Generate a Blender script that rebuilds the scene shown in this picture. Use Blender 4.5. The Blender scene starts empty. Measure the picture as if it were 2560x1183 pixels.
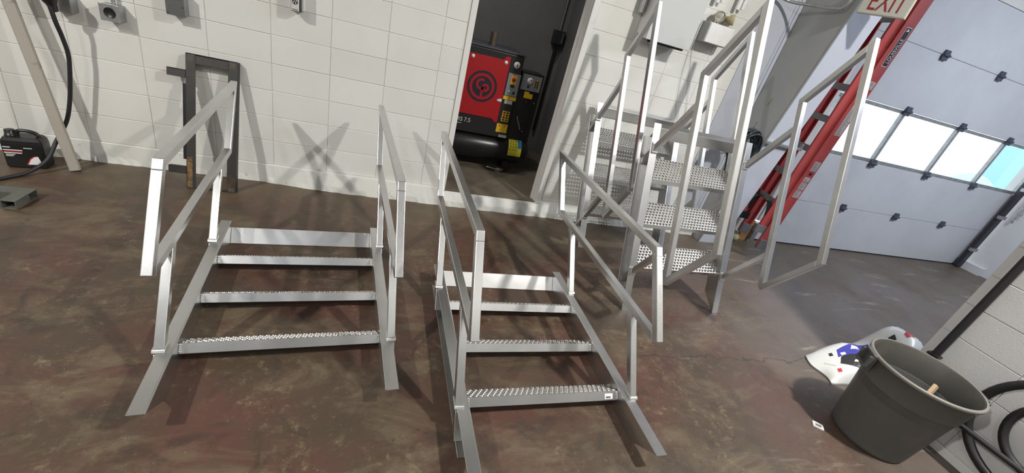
import bpy, math, random
from mathutils import Matrix, Vector
random.seed(7)
S = bpy.context.scene
COL = S.collection

# ------------------------------------------------------------------ camera
cam_d = bpy.data.cameras.new('camera')
cam_d.sensor_fit = 'HORIZONTAL'
cam_d.sensor_width = 36.0
cam_d.lens = 1039.104 / 2560 * 36.0
cam_d.clip_start = 0.02
cam_d.clip_end = 300
cam = bpy.data.objects.new('camera', cam_d)
COL.objects.link(cam)
RIGHT = Vector((0.94372517, -0.22823658, 0.2393551))
DOWN = Vector((0.09512875, -0.50580843, -0.8573846))
FWD = Vector((0.31675436, 0.83190498, -0.45563228))
m = Matrix.Identity(4)
for i in range(3):
    m[i][0] = RIGHT[i]; m[i][1] = -DOWN[i]; m[i][2] = -FWD[i]
m.translation = Vector((0.84125, -3.67654, 1.71657))
cam.matrix_world = m
S.camera = cam

# ------------------------------------------------------------------ world, light, exposure
W = bpy.data.worlds.new('world')
S.world = W
W.use_nodes = True
wn = W.node_tree.nodes
wl = W.node_tree.links
bg = wn['Background']
bg.inputs['Color'].default_value = (0.88, 0.94, 1.0, 1)
bg.inputs['Strength'].default_value = 3.0

def area(name, loc, size, power, color, aim=None, shape='DISK'):
    d = bpy.data.lights.new(name, 'AREA')
    d.shape = shape; d.size = size; d.energy = power; d.color = color
    o = bpy.data.objects.new(name, d)
    o.location = loc
    if aim is not None:
        o.rotation_euler = (Vector(aim) - Vector(loc)).to_track_quat('-Z', 'Y').to_euler()
    COL.objects.link(o)
    return o

WARM = (1.0, 0.972, 0.920)
COOL = (0.80, 0.87, 1.0)
area('overhead_light', (-3.1, -3.9, 4.2), 0.20, 350, WARM)
area('overhead_light', (-2.0, -5.6, 4.3), 0.30, 70, WARM)
area('overhead_light', (3.95, -3.55, 4.1), 0.20, 285, WARM)
area('overhead_light', (3.0, -7.4, 4.35), 1.8, 30, WARM)  # unseen fill, added behind the camera for warm reflections on the metal
sk = area('reflection_fill', (-1.5, -6.35, 4.44), 5.0, 42, (.88, .94, 1.0), shape='RECTANGLE')  # added cool panel, no roof window known; brightens the metal's front faces
sk.data.size_y = 2.0
area('room_fill', (1.75, .45, 3.05), 0.25, 16, WARM)  # added fill to brighten the compressor; no lamp known in this room
area('overhead_light', (7.2, -3.0, 4.3), 1.2, 255, COOL)  # added light standing in for blue daylight from the right
S.view_settings.view_transform = 'Standard'
S.view_settings.look = 'None'
S.view_settings.gamma = 1.0
S.view_settings.use_curve_mapping = False
S.view_settings.exposure = -0.29
S.cycles.use_denoising = True
S.cycles.max_bounces = 8
S.cycles.sample_clamp_indirect = 6.0

# ------------------------------------------------------------------ materials
MATS = {}
def mat(name, col, rough=0.5, metal=0.0, noise=None, bump=None, emit=None, spec=None, rnd=0.0):
    """noise = (scale, colour2, low, high) mottles the colour; bump = (scale, strength)"""
    if name in MATS: return MATS[name]
    M = bpy.data.materials.new(name); M.use_nodes = True
    nt = M.node_tree; n = nt.nodes; l = nt.links
    b = n['Principled BSDF']
    b.inputs['Base Color'].default_value = (*col, 1)
    b.inputs['Roughness'].default_value = rough
    b.inputs['Metallic'].default_value = metal
    if spec is not None: b.inputs['Specular IOR Level'].default_value = spec
    tc = n.new('ShaderNodeTexCoord')
    src = None
    if noise:
        t = n.new('ShaderNodeTexNoise'); t.inputs['Scale'].default_value = noise[0]
        t.inputs['Detail'].default_value = 6; t.inputs['Roughness'].default_value = 0.65
        l.new(tc.outputs['Object'], t.inputs['Vector'])
        r = n.new('ShaderNodeValToRGB')
        r.color_ramp.elements[0].position = noise[2]; r.color_ramp.elements[1].position = noise[3]
        r.color_ramp.elements[0].color = (*col, 1); r.color_ramp.elements[1].color = (*noise[1], 1)
        l.new(t.outputs['Fac'], r.inputs['Fac'])
        src = r.outputs['Color']
    if rnd:
        oi = n.new('ShaderNodeObjectInfo')
        mr = n.new('ShaderNodeMapRange'); mr.inputs['To Min'].default_value = 1 - rnd; mr.inputs['To Max'].default_value = 1 + rnd * .4
        l.new(oi.outputs['Random'], mr.inputs['Value'])
        mx = n.new('ShaderNodeMix'); mx.data_type = 'RGBA'; mx.blend_type = 'MULTIPLY'; mx.inputs['Factor'].default_value = 1
        if src: l.new(src, mx.inputs['A'])
        else: mx.inputs['A'].default_value = (*col, 1)
        l.new(mr.outputs['Result'], mx.inputs['B'])
        src = mx.outputs['Result']
    if src: l.new(src, b.inputs['Base Color'])
    if bump:
        t2 = n.new('ShaderNodeTexNoise'); t2.inputs['Scale'].default_value = bump[0]; t2.inputs['Detail'].default_value = 4
        l.new(tc.outputs['Object'], t2.inputs['Vector'])
        bp = n.new('ShaderNodeBump'); bp.inputs['Strength'].default_value = bump[1]; bp.inputs['Distance'].default_value = 0.004
        l.new(t2.outputs['Fac'], bp.inputs['Height']); l.new(bp.outputs['Normal'], b.inputs['Normal'])
    if emit:
        b.inputs['Emission Color'].default_value = (*emit[0], 1); b.inputs['Emission Strength'].default_value = emit[1]
    MATS[name] = M
    return M

def floor_material():
    M = bpy.data.materials.new('worn_floor'); M.use_nodes = True
    nt = M.node_tree; n = nt.nodes; l = nt.links; b = n['Principled BSDF']
    geo = n.new('ShaderNodeNewGeometry')
    def noise(scale, detail=6, rough=.6, sx=1, sy=1, dist=0.0, rot=0.0):
        mp = n.new('ShaderNodeMapping'); mp.inputs['Scale'].default_value = (sx, sy, 1); mp.inputs['Rotation'].default_value = (0, 0, rot)
        l.new(geo.outputs['Position'], mp.inputs['Vector'])
        t = n.new('ShaderNodeTexNoise'); t.inputs['Scale'].default_value = scale; t.inputs['Detail'].default_value = detail
        t.inputs['Roughness'].default_value = rough; t.inputs['Distortion'].default_value = dist
        l.new(mp.outputs['Vector'], t.inputs['Vector']); return t.outputs['Fac']
    def ramp(f, a, c):
        r = n.new('ShaderNodeMapRange'); r.inputs['From Min'].default_value = a; r.inputs['From Max'].default_value = c
        l.new(f, r.inputs['Value']); return r.outputs['Result']
    def mix(fac, A, B, blend='MIX'):
        x = n.new('ShaderNodeMix'); x.data_type = 'RGBA'; x.blend_type = blend
        if isinstance(fac, float): x.inputs['Factor'].default_value = fac
        else: l.new(fac, x.inputs['Factor'])
        for s, v in (('A', A), ('B', B)):
            if isinstance(v, tuple): x.inputs[s].default_value = (*v, 1)
            else: l.new(v, x.inputs[s])
        return x.outputs['Result']
    def math_(op, a, c):
        x = n.new('ShaderNodeMath'); x.operation = op; x.use_clamp = True
        for i, v in enumerate((a, c)):
            if isinstance(v, (int, float)): x.inputs[i].default_value = v
            else: l.new(v, x.inputs[i])
        return x.outputs[0]
    sep = n.new('ShaderNodeSeparateXYZ'); l.new(geo.outputs['Position'], sep.inputs[0])
    # old red-brown paint over grey-brown slab
    c = mix(ramp(noise(1.6, 7, .62), .42, .60), (0.064, 0.048, 0.034), (0.090, 0.045, 0.036))
    c = mix(ramp(noise(2.6, 9, .72, sx=.75, sy=1.5, dist=.5, rot=-.35), .50, .66), c, (0.130, 0.106, 0.074))
    c = mix(math_('MULTIPLY', ramp(noise(16, 8, .8), .52, .66), ramp(noise(2.0, 6, .7), .48, .62)), c, (0.185, 0.155, 0.100))
    c = mix(math_('MULTIPLY', ramp(noise(5.0, 5, .6, dist=1.0), .54, .66), .55), c, (0.034, 0.027, 0.022))
    # bare grey slab towards the overhead door
    right = ramp(sep.outputs['X'], 2.6, 4.6)
    rb = math_('MULTIPLY', right, ramp(noise(1.3, 6, .65), .25, .55))
    c = mix(rb, c, (0.118, 0.103, 0.098))
    # tan dusty strip along the wall foot on the left and by the overhead door
    nb = ramp(sep.outputs['Y'], -1.0, -0.1)
    c = mix(math_('MULTIPLY', nb, ramp(noise(2.2, 6, .65), .35, .62)), c, (0.115, 0.092, 0.060))
    # long pale scrapes
    scr = math_('MULTIPLY', ramp(noise(3.0, 8, .75, sx=.35, sy=2.2, dist=.5, rot=.55), .58, .68), ramp(sep.outputs['X'], 2.2, 4.4))
    c = mix(math_('MULTIPLY', scr, .8), c, (0.30, 0.29, 0.275))
    # flecks
    fl = ramp(noise(70, 3, .6), .69, .74)
    c = mix(math_('MULTIPLY', fl, .85), c, (0.30, 0.26, 0.20))
    fk = ramp(noise(26, 6, .75), .62, .70)
    c = mix(math_('MULTIPLY', fk, .6), c, (0.17, 0.15, 0.11))
    dk = ramp(noise(45, 2, .5), .30, .24)
    c = mix(math_('MULTIPLY', dk, .75), c, (0.025, 0.02, 0.018))
    # a crack wandering across the slab
    wob = n.new('ShaderNodeMath'); wob.operation = 'MULTIPLY_ADD'
    l.new(noise(4.0, 5, .6), wob.inputs[0]); wob.inputs[1].default_value = .22
    lin = n.new('ShaderNodeMath'); lin.operation = 'MULTIPLY_ADD'
    l.new(sep.outputs['X'], lin.inputs[0]); lin.inputs[1].default_value = .03; lin.inputs[2].default_value = 1.91
    ad = n.new('ShaderNodeMath'); ad.operation = 'ADD'; l.new(sep.outputs['Y'], ad.inputs[0]); l.new(lin.outputs[0], ad.inputs[1])
    l.new(ad.outputs[0], wob.inputs[2])
    ab = n.new('ShaderNodeMath'); ab.operation = 'ABSOLUTE'
    sb = n.new('ShaderNodeMath'); sb.operation = 'SUBTRACT'; l.new(wob.outputs[0], sb.inputs[0]); sb.inputs[1].default_value = .11
    l.new(sb.outputs[0], ab.inputs[0])
    crack = math_('MULTIPLY', ramp(ab.outputs[0], .006, .002), ramp(sep.outputs['X'], 2.3, 2.6))
    c = mix(math_('MULTIPLY', crack, .7), c, (0.03, 0.026, 0.022))
    c = mix(1.0, c, (.98, .92, .84), 'MULTIPLY')
    l.new(c, b.inputs['Base Color'])
    rg = n.new('ShaderNodeMapRange'); rg.inputs['To Min'].default_value = .34; rg.inputs['To Max'].default_value = .60
    l.new(noise(2.5, 5), rg.inputs['Value']); l.new(rg.outputs['Result'], b.inputs['Roughness'])
    bp = n.new('ShaderNodeBump'); bp.inputs['Strength'].default_value = .35; bp.inputs['Distance'].default_value = .004
    l.new(noise(38, 6, .7), bp.inputs['Height']); l.new(bp.outputs['Normal'], b.inputs['Normal'])
    return M

def block_material(name, col, dirt):
    """painted concrete block: fine grain, grime rising from the slab in patches"""
    M = bpy.data.materials.new(name); M.use_nodes = True
    nt = M.node_tree; n = nt.nodes; l = nt.links; b = n['Principled BSDF']
    geo = n.new('ShaderNodeNewGeometry')
    t = n.new('ShaderNodeTexNoise'); t.inputs['Scale'].default_value = 2.3; t.inputs['Detail'].default_value = 6
    l.new(geo.outputs['Position'], t.inputs['Vector'])
    r = n.new('ShaderNodeMapRange'); r.inputs['From Min'].default_value = .45; r.inputs['From Max'].default_value = .8
    r.inputs['To Max'].default_value = .45
    l.new(t.outputs['Fac'], r.inputs['Value'])
    mx = n.new('ShaderNodeMix'); mx.data_type = 'RGBA'
    mx.inputs['A'].default_value = (*col, 1); mx.inputs['B'].default_value = (*dirt, 1)
    l.new(r.outputs['Result'], mx.inputs['Factor'])
    t3 = n.new('ShaderNodeTexNoise'); t3.inputs['Scale'].default_value = 13; t3.inputs['Detail'].default_value = 7; t3.inputs['Roughness'].default_value = .7
    l.new(geo.outputs['Position'], t3.inputs['Vector'])
    r3 = n.new('ShaderNodeMapRange'); r3.inputs['From Min'].default_value = .63; r3.inputs['From Max'].default_value = .72; r3.inputs['To Max'].default_value = .8
    l.new(t3.outputs['Fac'], r3.inputs['Value'])
    sp = n.new('ShaderNodeSeparateXYZ'); l.new(geo.outputs['Position'], sp.inputs[0])
    rz = n.new('ShaderNodeMapRange'); rz.inputs['From Min'].default_value = .30; rz.inputs['From Max'].default_value = .02
    l.new(sp.outputs['Z'], rz.inputs['Value'])
    mu = n.new('ShaderNodeMath'); mu.operation = 'MULTIPLY'; l.new(r3.outputs['Result'], mu.inputs[0]); l.new(rz.outputs['Result'], mu.inputs[1])
    m2 = n.new('ShaderNodeMix'); m2.data_type = 'RGBA'; l.new(mu.outputs[0], m2.inputs['Factor'])
    l.new(mx.outputs['Result'], m2.inputs['A']); m2.inputs['B'].default_value = (.13, .11, .09, 1)
    oi = n.new('ShaderNodeObjectInfo')
    mr = n.new('ShaderNodeMapRange'); mr.inputs['To Min'].default_value = .965; mr.inputs['To Max'].default_value = 1.02
    l.new(oi.outputs['Random'], mr.inputs['Value'])
    m3 = n.new('ShaderNodeMix'); m3.data_type = 'RGBA'; m3.blend_type = 'MULTIPLY'; m3.inputs['Factor'].default_value = 1
    l.new(m2.outputs['Result'], m3.inputs['A']); l.new(mr.outputs['Result'], m3.inputs['B'])
    l.new(m3.outputs['Result'], b.inputs['Base Color'])
    b.inputs['Roughness'].default_value = .55
    t2 = n.new('ShaderNodeTexNoise'); t2.inputs['Scale'].default_value = 120; t2.inputs['Detail'].default_value = 3
    l.new(geo.outputs['Position'], t2.inputs['Vector'])
    bp = n.new('ShaderNodeBump'); bp.inputs['Strength'].default_value = .18; bp.inputs['Distance'].default_value = .003
    l.new(t2.outputs['Fac'], bp.inputs['Height']); l.new(bp.outputs['Normal'], b.inputs['Normal'])
    MATS[name] = M
    return M

def alu_material(name, col, r0, r1):
    M = bpy.data.materials.new(name); M.use_nodes = True
    nt = M.node_tree; n = nt.nodes; l = nt.links; b = n['Principled BSDF']
    b.inputs['Metallic'].default_value = 1.0
    tc = n.new('ShaderNodeTexCoord')
    t = n.new('ShaderNodeTexNoise'); t.inputs['Scale'].default_value = 7; t.inputs['Detail'].default_value = 6; t.inputs['Roughness'].default_value = .65
    l.new(tc.outputs['Object'], t.inputs['Vector'])
    r = n.new('ShaderNodeValToRGB'); r.color_ramp.elements[0].position = .3; r.color_ramp.elements[1].position = .72
    r.color_ramp.elements[0].color = (*[v * .90 for v in col], 1); r.color_ramp.elements[1].color = (*col, 1)
    l.new(t.outputs['Fac'], r.inputs['Fac']); l.new(r.outputs['Color'], b.inputs['Base Color'])
    mr = n.new('ShaderNodeMapRange'); mr.inputs['To Min'].default_value = r0; mr.inputs['To Max'].default_value = r1
    l.new(t.outputs['Fac'], mr.inputs['Value']); l.new(mr.outputs['Result'], b.inputs['Roughness'])
    mp = n.new('ShaderNodeMapping'); mp.inputs['Scale'].default_value = (60, 3, 60)
    l.new(tc.outputs['Object'], mp.inputs['Vector'])
    t2 = n.new('ShaderNodeTexNoise'); t2.inputs['Scale'].default_value = 6; l.new(mp.outputs['Vector'], t2.inputs['Vector'])
    bp = n.new('ShaderNodeBump'); bp.inputs['Strength'].default_value = .06; bp.inputs['Distance'].default_value = .002
    l.new(t2.outputs['Fac'], bp.inputs['Height']); l.new(bp.outputs['Normal'], b.inputs['Normal'])
    MATS[name] = M
    return M

FLOOR = floor_material()
BLOCK = block_material('painted_block', (.70, .70, .665), (.60, .59, .54))
WALLP = block_material('painted_wall', (.66, .66, .66), (.56, .56, .55))
ALU = alu_material('aluminium', (.72, .72, .715), .28, .34)
ALUW = alu_material('weld', (.80, .80, .79), .25, .5)
GRIP = alu_material('grip_aluminium', (.56, .55, .53), .32, .48)
WHITE = mat('white_paint', (.74, .74, .72), .45, noise=(5, (.64, .63, .60), .45, .8))
TRIMW = mat('jamb_paint', (.70, .70, .67), .4, noise=(9, (.50, .48, .43), .6, .8))
DOORW = mat('door_steel_white', (.60, .61, .63), .42, noise=(2, (.55, .56, .58), .4, .7))
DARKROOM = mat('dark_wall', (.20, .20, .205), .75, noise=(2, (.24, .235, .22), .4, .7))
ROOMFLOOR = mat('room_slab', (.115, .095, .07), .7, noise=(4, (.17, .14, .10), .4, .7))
BLACK = mat('black_paint', (.012, .012, .013), .38)
BLACKR = mat('black_rubber', (.014, .014, .016), .55)
RED = mat('red_enamel', (.42, .010, .016), .35)
NAVY = mat('navy_print', (.018, .016, .03), .45)
YEL = mat('yellow_label', (.80, .50, .02), .5)
LGREY = mat('label_grey', (.55, .55, .53), .5)
PANELG = mat('panel_grey', (.24, .25, .27), .5)
PRINTW = mat('print_white', (.8, .8, .8), .5)
PRINTK = mat('print_black', (.02, .02, .02), .5)
PRINTR = mat('print_red', (.45, .03, .03), .5)
PRINTB = mat('print_blue', (.05, .05, .33), .45)
SKYBLUE = mat('label_blue', (.02, .20, .45), .5)
GALV = mat('galvanised', (.42, .43, .43), .42, .75, noise=(18, (.30, .31, .31), .4, .7))
STEEL = mat('raw_steel', (.055, .052, .050), .48, .6, noise=(6, (.13, .075, .035), .60, .72), bump=(30, .2))
RUST = mat('rust', (.055, .040, .030), .65, noise=(26, (.24, .13, .035), .42, .62))
RUSTD = mat('heat_tint', (.060, .050, .042), .55, noise=(30, (.13, .075, .035), .5, .72))
COLGREY = mat('column_grey', (.36, .365, .36), .55, noise=(3, (.33, .335, .335), .4, .7))
COLCOOL = mat('column_cool_lit', (.47, .50, .57), .5)  # white paint with the blue cast of cool light mixed in
LRED = mat('ladder_red', (.46, .060, .058), .45, noise=(5, (.42, .085, .085), .4, .7))
LALU = mat('ladder_aluminium', (.22, .22, .225), .5, .6)
LSHOE = mat('ladder_shoe', (.16, .165, .17), .55)
BIN = mat('bin_plastic', (.085, .085, .080), .50, noise=(5, (.115, .11, .10), .45, .75), bump=(60, .1))
BINRIM = mat('bin_rim', (.19, .18, .165), .5)
BAG = mat('bag_plastic', (.62, .62, .60), .35)
WOOD = mat('board_wood', (.36, .33, .28), .7, noise=(5, (.14, .12, .10), .60, .70))
WOOD2 = mat('bare_wood', (.42, .22, .08), .65, noise=(10, (.25, .12, .04), .4, .7))
FOAM = mat('spray_foam', (.55, .48, .28), .8, bump=(40, .8))
CREAM = mat('cream_plastic', (.42, .36, .22), .4)
GLASSY = mat('lens', (.75, .75, .72), .08, .6)
HOSE = mat('dark_hose', (.010, .016, .022), .35)
EXITW = mat('exit_face', (.42, .42, .38), .5)
TAPE = mat('green_tape', (.22, .28, .10), .6)
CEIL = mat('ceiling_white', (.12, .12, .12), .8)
OUTB = mat('outside_blue', (.30, .55, .85), .6)
OUTG = mat('outside_ground', (.85, .86, .88), .8)
OUTT = mat('outside_mound', (.45, .58, .62), .8)
BRASS = mat('zinc', (.45, .44, .40), .35, .8)
GREYG = mat('painted_green_grey', (.085, .088, .075), .55, noise=(8, (.12, .12, .10), .4, .7))

def pane_material():
    M = bpy.data.materials.new('window_glass'); M.use_nodes = True
    n = M.node_tree.nodes; l = M.node_tree.links
    n.remove(n['Principled BSDF'])
    tr = n.new('ShaderNodeBsdfTransparent'); tr.inputs[0].default_value = (.95, .97, .98, 1)
    gl = n.new('ShaderNodeBsdfGlossy'); gl.inputs['Roughness'].default_value = .03
    mx = n.new('ShaderNodeMixShader'); mx.inputs[0].default_value = .06
    l.new(tr.outputs[0], mx.inputs[1]); l.new(gl.outputs[0], mx.inputs[2])
    l.new(mx.outputs[0], n['Material Output'].inputs[0])
    return M
PANE = pane_material()

# ------------------------------------------------------------------ mesh helpers
class MB:
    def __init__(s): s.v = []; s.f = []; s.sm = []
    def add(s, vs, fs, smooth=False):
        o = len(s.v); s.v += [tuple(v) for v in vs]
        s.f += [tuple(i + o for i in f) for f in fs]; s.sm += [smooth] * len(fs); return s
    def box(s, x0, x1, y0, y1, z0, z1):
        return s.add([(x0,y0,z0),(x1,y0,z0),(x1,y1,z0),(x0,y1,z0),(x0,y0,z1),(x1,y0,z1),(x1,y1,z1),(x0,y1,z1)],
                     [(3,2,1,0),(4,5,6,7),(0,1,5,4),(1,2,6,5),(2,3,7,6),(3,0,4,7)])
    def prism(s, poly, a, b, axis='x'):
        """poly in the plane normal to axis, extruded a..b; x: (y,z)  y: (x,z)  z: (x,y)"""
        def P(p, t):
            return (t, p[0], p[1]) if axis == 'x' else ((p[0], t, p[1]) if axis == 'y' else (p[0], p[1], t))
        n = len(poly)
        vs = [P(p, a) for p in poly] + [P(p, b) for p in poly]
        ar = sum(poly[i][0]*poly[(i+1)%n][1]-poly[(i+1)%n][0]*poly[i][1] for i in range(n))
        flip = (ar < 0) ^ (axis == 'y') ^ (b < a)
        fs = [tuple(range(n-1, -1, -1)), tuple(range(n, 2*n))] + [(i, (i+1) % n, n+(i+1) % n, n+i) for i in range(n)]
        if flip: fs = [tuple(reversed(f)) for f in fs]
        return s.add(vs, fs)
    def obox(s, c, ax, ay, az, hx, hy, hz):
        c = Vector(c); ax = Vector(ax).normalized(); ay = Vector(ay).normalized(); az = Vector(az).normalized()
        vs = [c + ax*hx*i + ay*hy*j + az*hz*k for k in (-1, 1) for (i, j) in ((-1,-1),(1,-1),(1,1),(-1,1))]
        return s.add(vs, [(3,2,1,0),(4,5,6,7),(0,1,5,4),(1,2,6,5),(2,3,7,6),(3,0,4,7)])
    def tube(s, pts, r, n=10, cap=True, closed=False):
        pts = [Vector(p) for p in pts]; N = len(pts); rings = []
        up = None
        for i, p in enumerate(pts):
            if closed: t = pts[(i+1) % N] - pts[i-1]
            else: t = pts[min(i+1, N-1)] - pts[max(i-1, 0)]
            t.normalize()
            if up is None:
                up = t.orthogonal().normalized()
            up = (up - t*up.dot(t)).normalized()
            sd = t.cross(up)
            rr = r[i] if isinstance(r, (list, tuple)) else r
            rings.append([p + (up*math.cos(2*math.pi*k/n) + sd*math.sin(2*math.pi*k/n))*rr for k in range(n)])
        vs = [v for ring in rings for v in ring]; fs = []
        for i in range(N if closed else N-1):
            j = (i+1) % N
            for k in range(n):
                fs.append((i*n+k, i*n+(k+1) % n, j*n+(k+1) % n, j*n+k))
        s.add(vs, fs, True)
        if cap and not closed:
            s.add(rings[0], [tuple(range(n-1, -1, -1))]); s.add(rings[-1], [tuple(range(n))])
        return s
    def lathe(s, prof, n=32, c=(0,0,0), M=None, smooth=True):
        vs = []
        for r, z in prof:
            for k in range(n):
                a = 2*math.pi*k/n; vs.append(Vector((r*math.cos(a), r*math.sin(a), z)))
        if M is not None: vs = [M @ v for v in vs]
        vs = [v + Vector(c) for v in vs]
        fs = [(i*n+k, i*n+(k+1) % n, (i+1)*n+(k+1) % n, (i+1)*n+k) for i in range(len(prof)-1) for k in range(n)]
        return s.add(vs, fs, smooth)
    def mesh(s, name):
        me = bpy.data.meshes.new(name); me.from_pydata(s.v, [], s.f); me.update()
        me.polygons.foreach_set('use_smooth', s.sm)
        return me
    def build(s, name, mt, parent=None, bevel=0, seg=2):
        me = s.mesh(name); me.materials.append(mt)
        return link(name, me, parent, bevel, seg)

def link(name, me, parent=None, bevel=0, seg=2):
    o = bpy.data.objects.new(name, me); COL.objects.link(o)
    if parent is not None: o.parent = parent
    if bevel:
        b = o.modifiers.new('bevel', 'BEVEL'); b.width = bevel; b.segments = seg; b.limit_method = 'ANGLE'; b.angle_limit = math.radians(40)
    return o
def tag(o, label, cat, group=None):
    o['label'] = label; o['category'] = cat
    if group: o['group'] = group
    return o
def struct(o, label=None):
    o['kind'] = 'structure'
    if label: o['label'] = label
    return o
def thing(name, label, cat, loc=(0,0,0), rot=(0,0,0), group=None):
    o = bpy.data.objects.new(name, None); COL.objects.link(o)
    o.empty_display_size = .1; o.location = loc; o.rotation_euler = rot
    return tag(o, label, cat, group)
def arc(c, r, a0, a1, n, plane='xz'):
    out = []
    for i in range(n+1):
        a = math.radians(a0 + (a1-a0)*i/n); u, v = r*math.cos(a), r*math.sin(a)
        out.append((c[0]+u, c[1], c[2]+v) if plane == 'xz' else ((c[0], c[1]+u, c[2]+v) if plane == 'yz' else (c[0]+u, c[1]+v, c[2])))
    return out
def smooth_path(pts, sub=6):
    P = [Vector(p) for p in pts]; out = []
    for i in range(len(P)-1):
        p0, p1, p2, p3 = P[max(i-1, 0)], P[i], P[i+1], P[min(i+2, len(P)-1)]
        for k in range(sub):
            t = k/sub
            out.append(.5*((2*p1) + (p2-p0)*t + (2*p0-5*p1+4*p2-p3)*t*t + (3*p1-p0-3*p2+p3)*t**3))
    out.append(P[-1]); return out
def text(name, s, size, mt, origin, ux, uy, parent, extrude=.0008, spacing=1.0, xscale=1.0):
    """flat lettering: ux = reading direction, uy = up, origin = left baseline (in the parent's space)"""
    cu = bpy.data.curves.new(name, 'FONT'); cu.body = s; cu.size = size; cu.extrude = extrude; cu.space_character = spacing
    tmp = bpy.data.objects.new(name, cu); COL.objects.link(tmp)
    dg = bpy.context.evaluated_depsgraph_get(); me = bpy.data.meshes.new_from_object(tmp.evaluated_get(dg))
    bpy.data.objects.remove(tmp); me.materials.clear(); me.materials.append(mt)
    ux = Vector(ux).normalized(); uy = Vector(uy).normalized(); uz = ux.cross(uy)
    for v in me.vertices:
        c = v.co.copy(); v.co = Vector(origin) + ux*c.x*xscale + uy*c.y + uz*(c.z + extrude)
    return link(name, me, parent)

# ------------------------------------------------------------------ the setting
CZ = 4.5
struct(MB().box(-5, 9.9, -9, .22, -.2, 0).build('floor', FLOOR), 'worn brown and grey painted concrete workshop floor')
struct(MB().box(-5.2, 10, -9.2, .2, CZ, CZ+.15).build('ceiling', CEIL))
struct(MB().box(-5.2, -5, -9.2, .2, 0, CZ).build('wall_left', mat('dim_wall', (.30, .30, .29), .6)))
struct(MB().box(-5.2, 10, -9.2, -9, 0, CZ).build('wall_front', MATS['dim_wall']))

BW, BH, ZR = .4064, .2032, 1.58346
ROW0 = ZR - 7*BH                       # .161, top of the curb
OX0, OX1, OZ = 1.40, 2.437, 2.22       # doorway with its trim
wb = MB()
y0, y1 = .0045, .2
wb.box(-5, OX0, y0, y1, 0, CZ); wb.box(OX0, OX1, y0, y1, OZ, CZ); wb.box(OX1, 4.02, y0, y1, 0, CZ)
wb.box(4.02, 5.16, y0, y1, 0, CZ); wb.box(5.16, 9.9, y0, y1, 3.07, CZ); wb.box(OX0, OX1, y0, y1, -.2, .10)
wall_back = struct(wb.build('wall_back', BLOCK), 'white painted concrete block wall with a doorway')
_bc = {}
def block_mesh(w, h, key, mt):
    k = (round(w, 3), round(h, 3), key)
    if k in _bc: return _bc[k]
    b = .0022; gx, gz = .0010, .0019
    a0, a1, c0, c1 = gx, w-gx, gz, h-gz
    vs = [(a0,.010,c0),(a1,.010,c0),(a1,.010,c1),(a0,.010,c1),(a0,b,c0),(a1,b,c0),(a1,b,c1),(a0,b,c1),(a0+b,0,c0+b),(a1-b,0,c0+b),(a1-b,0,c1-b),(a0+b,0,c1-b)]
    fs = [(8,9,10,11)]
    for i in range(4):
        j = (i+1) % 4; fs += [(i, j, 4+j, 4+i), (4+i, 4+j, 8+j, 8+i)]
    me = MB().add(vs, fs).mesh('block'); me.materials.append(mt); _bc[k] = me
    return me
def put_block(parent, me, loc, rotz=0):
    o = bpy.data.objects.new('block', me); COL.objects.link(o); o.parent = parent
    o.location = (loc[0] + random.uniform(-.0006, .0006), loc[1] + random.uniform(-.0008, .0008), loc[2]); o.rotation_euler[2] = rotz
    return o
XR = 4.02
for r in range(13):
    z = ROW0 + r*BH
    for i in range(-6, 11):
        xa, xb = i*BW, (i+1)*BW
        spans = [(xa, xb)]
        if z < OZ - .02:
            spans = []
            if xa < OX0: spans.append((xa, min(xb, OX0)))
            if xb > OX1: spans.append((max(xa, OX1), xb))
        for a, b in spans:
            b = min(b, XR)
            if b - a < .03: continue
            put_block(wall_back, block_mesh(b-a, BH, 'b', BLOCK), (a, 0, z))
# rough curb at the wall foot
def curb(name, xa, xb, prot, top, mt, seed):
    rnd = random.Random(seed); n = max(4, int((xb-xa)/.035)); v = []; f = []
    for i in range(n+1):
        x = xa + (xb-xa)*i/n; p = prot(x)
        v += [(x, -.001, top), (x, -p*.55 - .004 - rnd.uniform(0, .003), top - .004), (x, -p - .006 - rnd.uniform(0, .006), .05 + rnd.uniform(-.012, .012)), (x, -p - .010 - rnd.uniform(0, .012), 0), (x, .006, 0), (x, .006, top)]
    for i in range(n):
        for k in range(6):
            a = i*6+k; b = i*6+(k+1) % 6; f.append((a, a+6, b+6, b))
    f += [tuple(range(6)), tuple(range(n*6+5, n*6-1, -1))]
    return struct(MB().add(v, f).build(name, mt))
def prot(x):
    t = max(0., min(1., (x + .25)/.8)); return .052*t*t*(3-2*t)
curb('baseboard_back', -5, OX0, prot, ROW0 - .002, BLOCK, 1)
curb('baseboard_sill', OX0 + .001, OX1 - .001, lambda x: .055, .125, BLOCK, 2)
curb('baseboard_right', OX1, 4.39, prot, ROW0 - .002, BLOCK, 3)
# sill top + room behind the doorway
struct(MB().box(1.0, 3.1, .2, 2.1, 0, .125).box(OX0, OX1, .012, .2, .10, .128).build('floor_room', ROOMFLOOR))
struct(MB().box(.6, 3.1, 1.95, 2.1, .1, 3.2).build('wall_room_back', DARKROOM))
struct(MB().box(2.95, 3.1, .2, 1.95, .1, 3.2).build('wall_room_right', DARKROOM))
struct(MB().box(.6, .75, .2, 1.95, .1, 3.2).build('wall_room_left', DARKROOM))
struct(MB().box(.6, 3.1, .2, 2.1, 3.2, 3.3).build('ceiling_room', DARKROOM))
struct(MB().box(.75, OX0, .2, .215, .1, 3.2).box(OX1, 2.95, .2, .215, .1, 3.2).box(OX0, OX1, .2, .215, OZ, 3.2).build('wall_room_front', DARKROOM))
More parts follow.
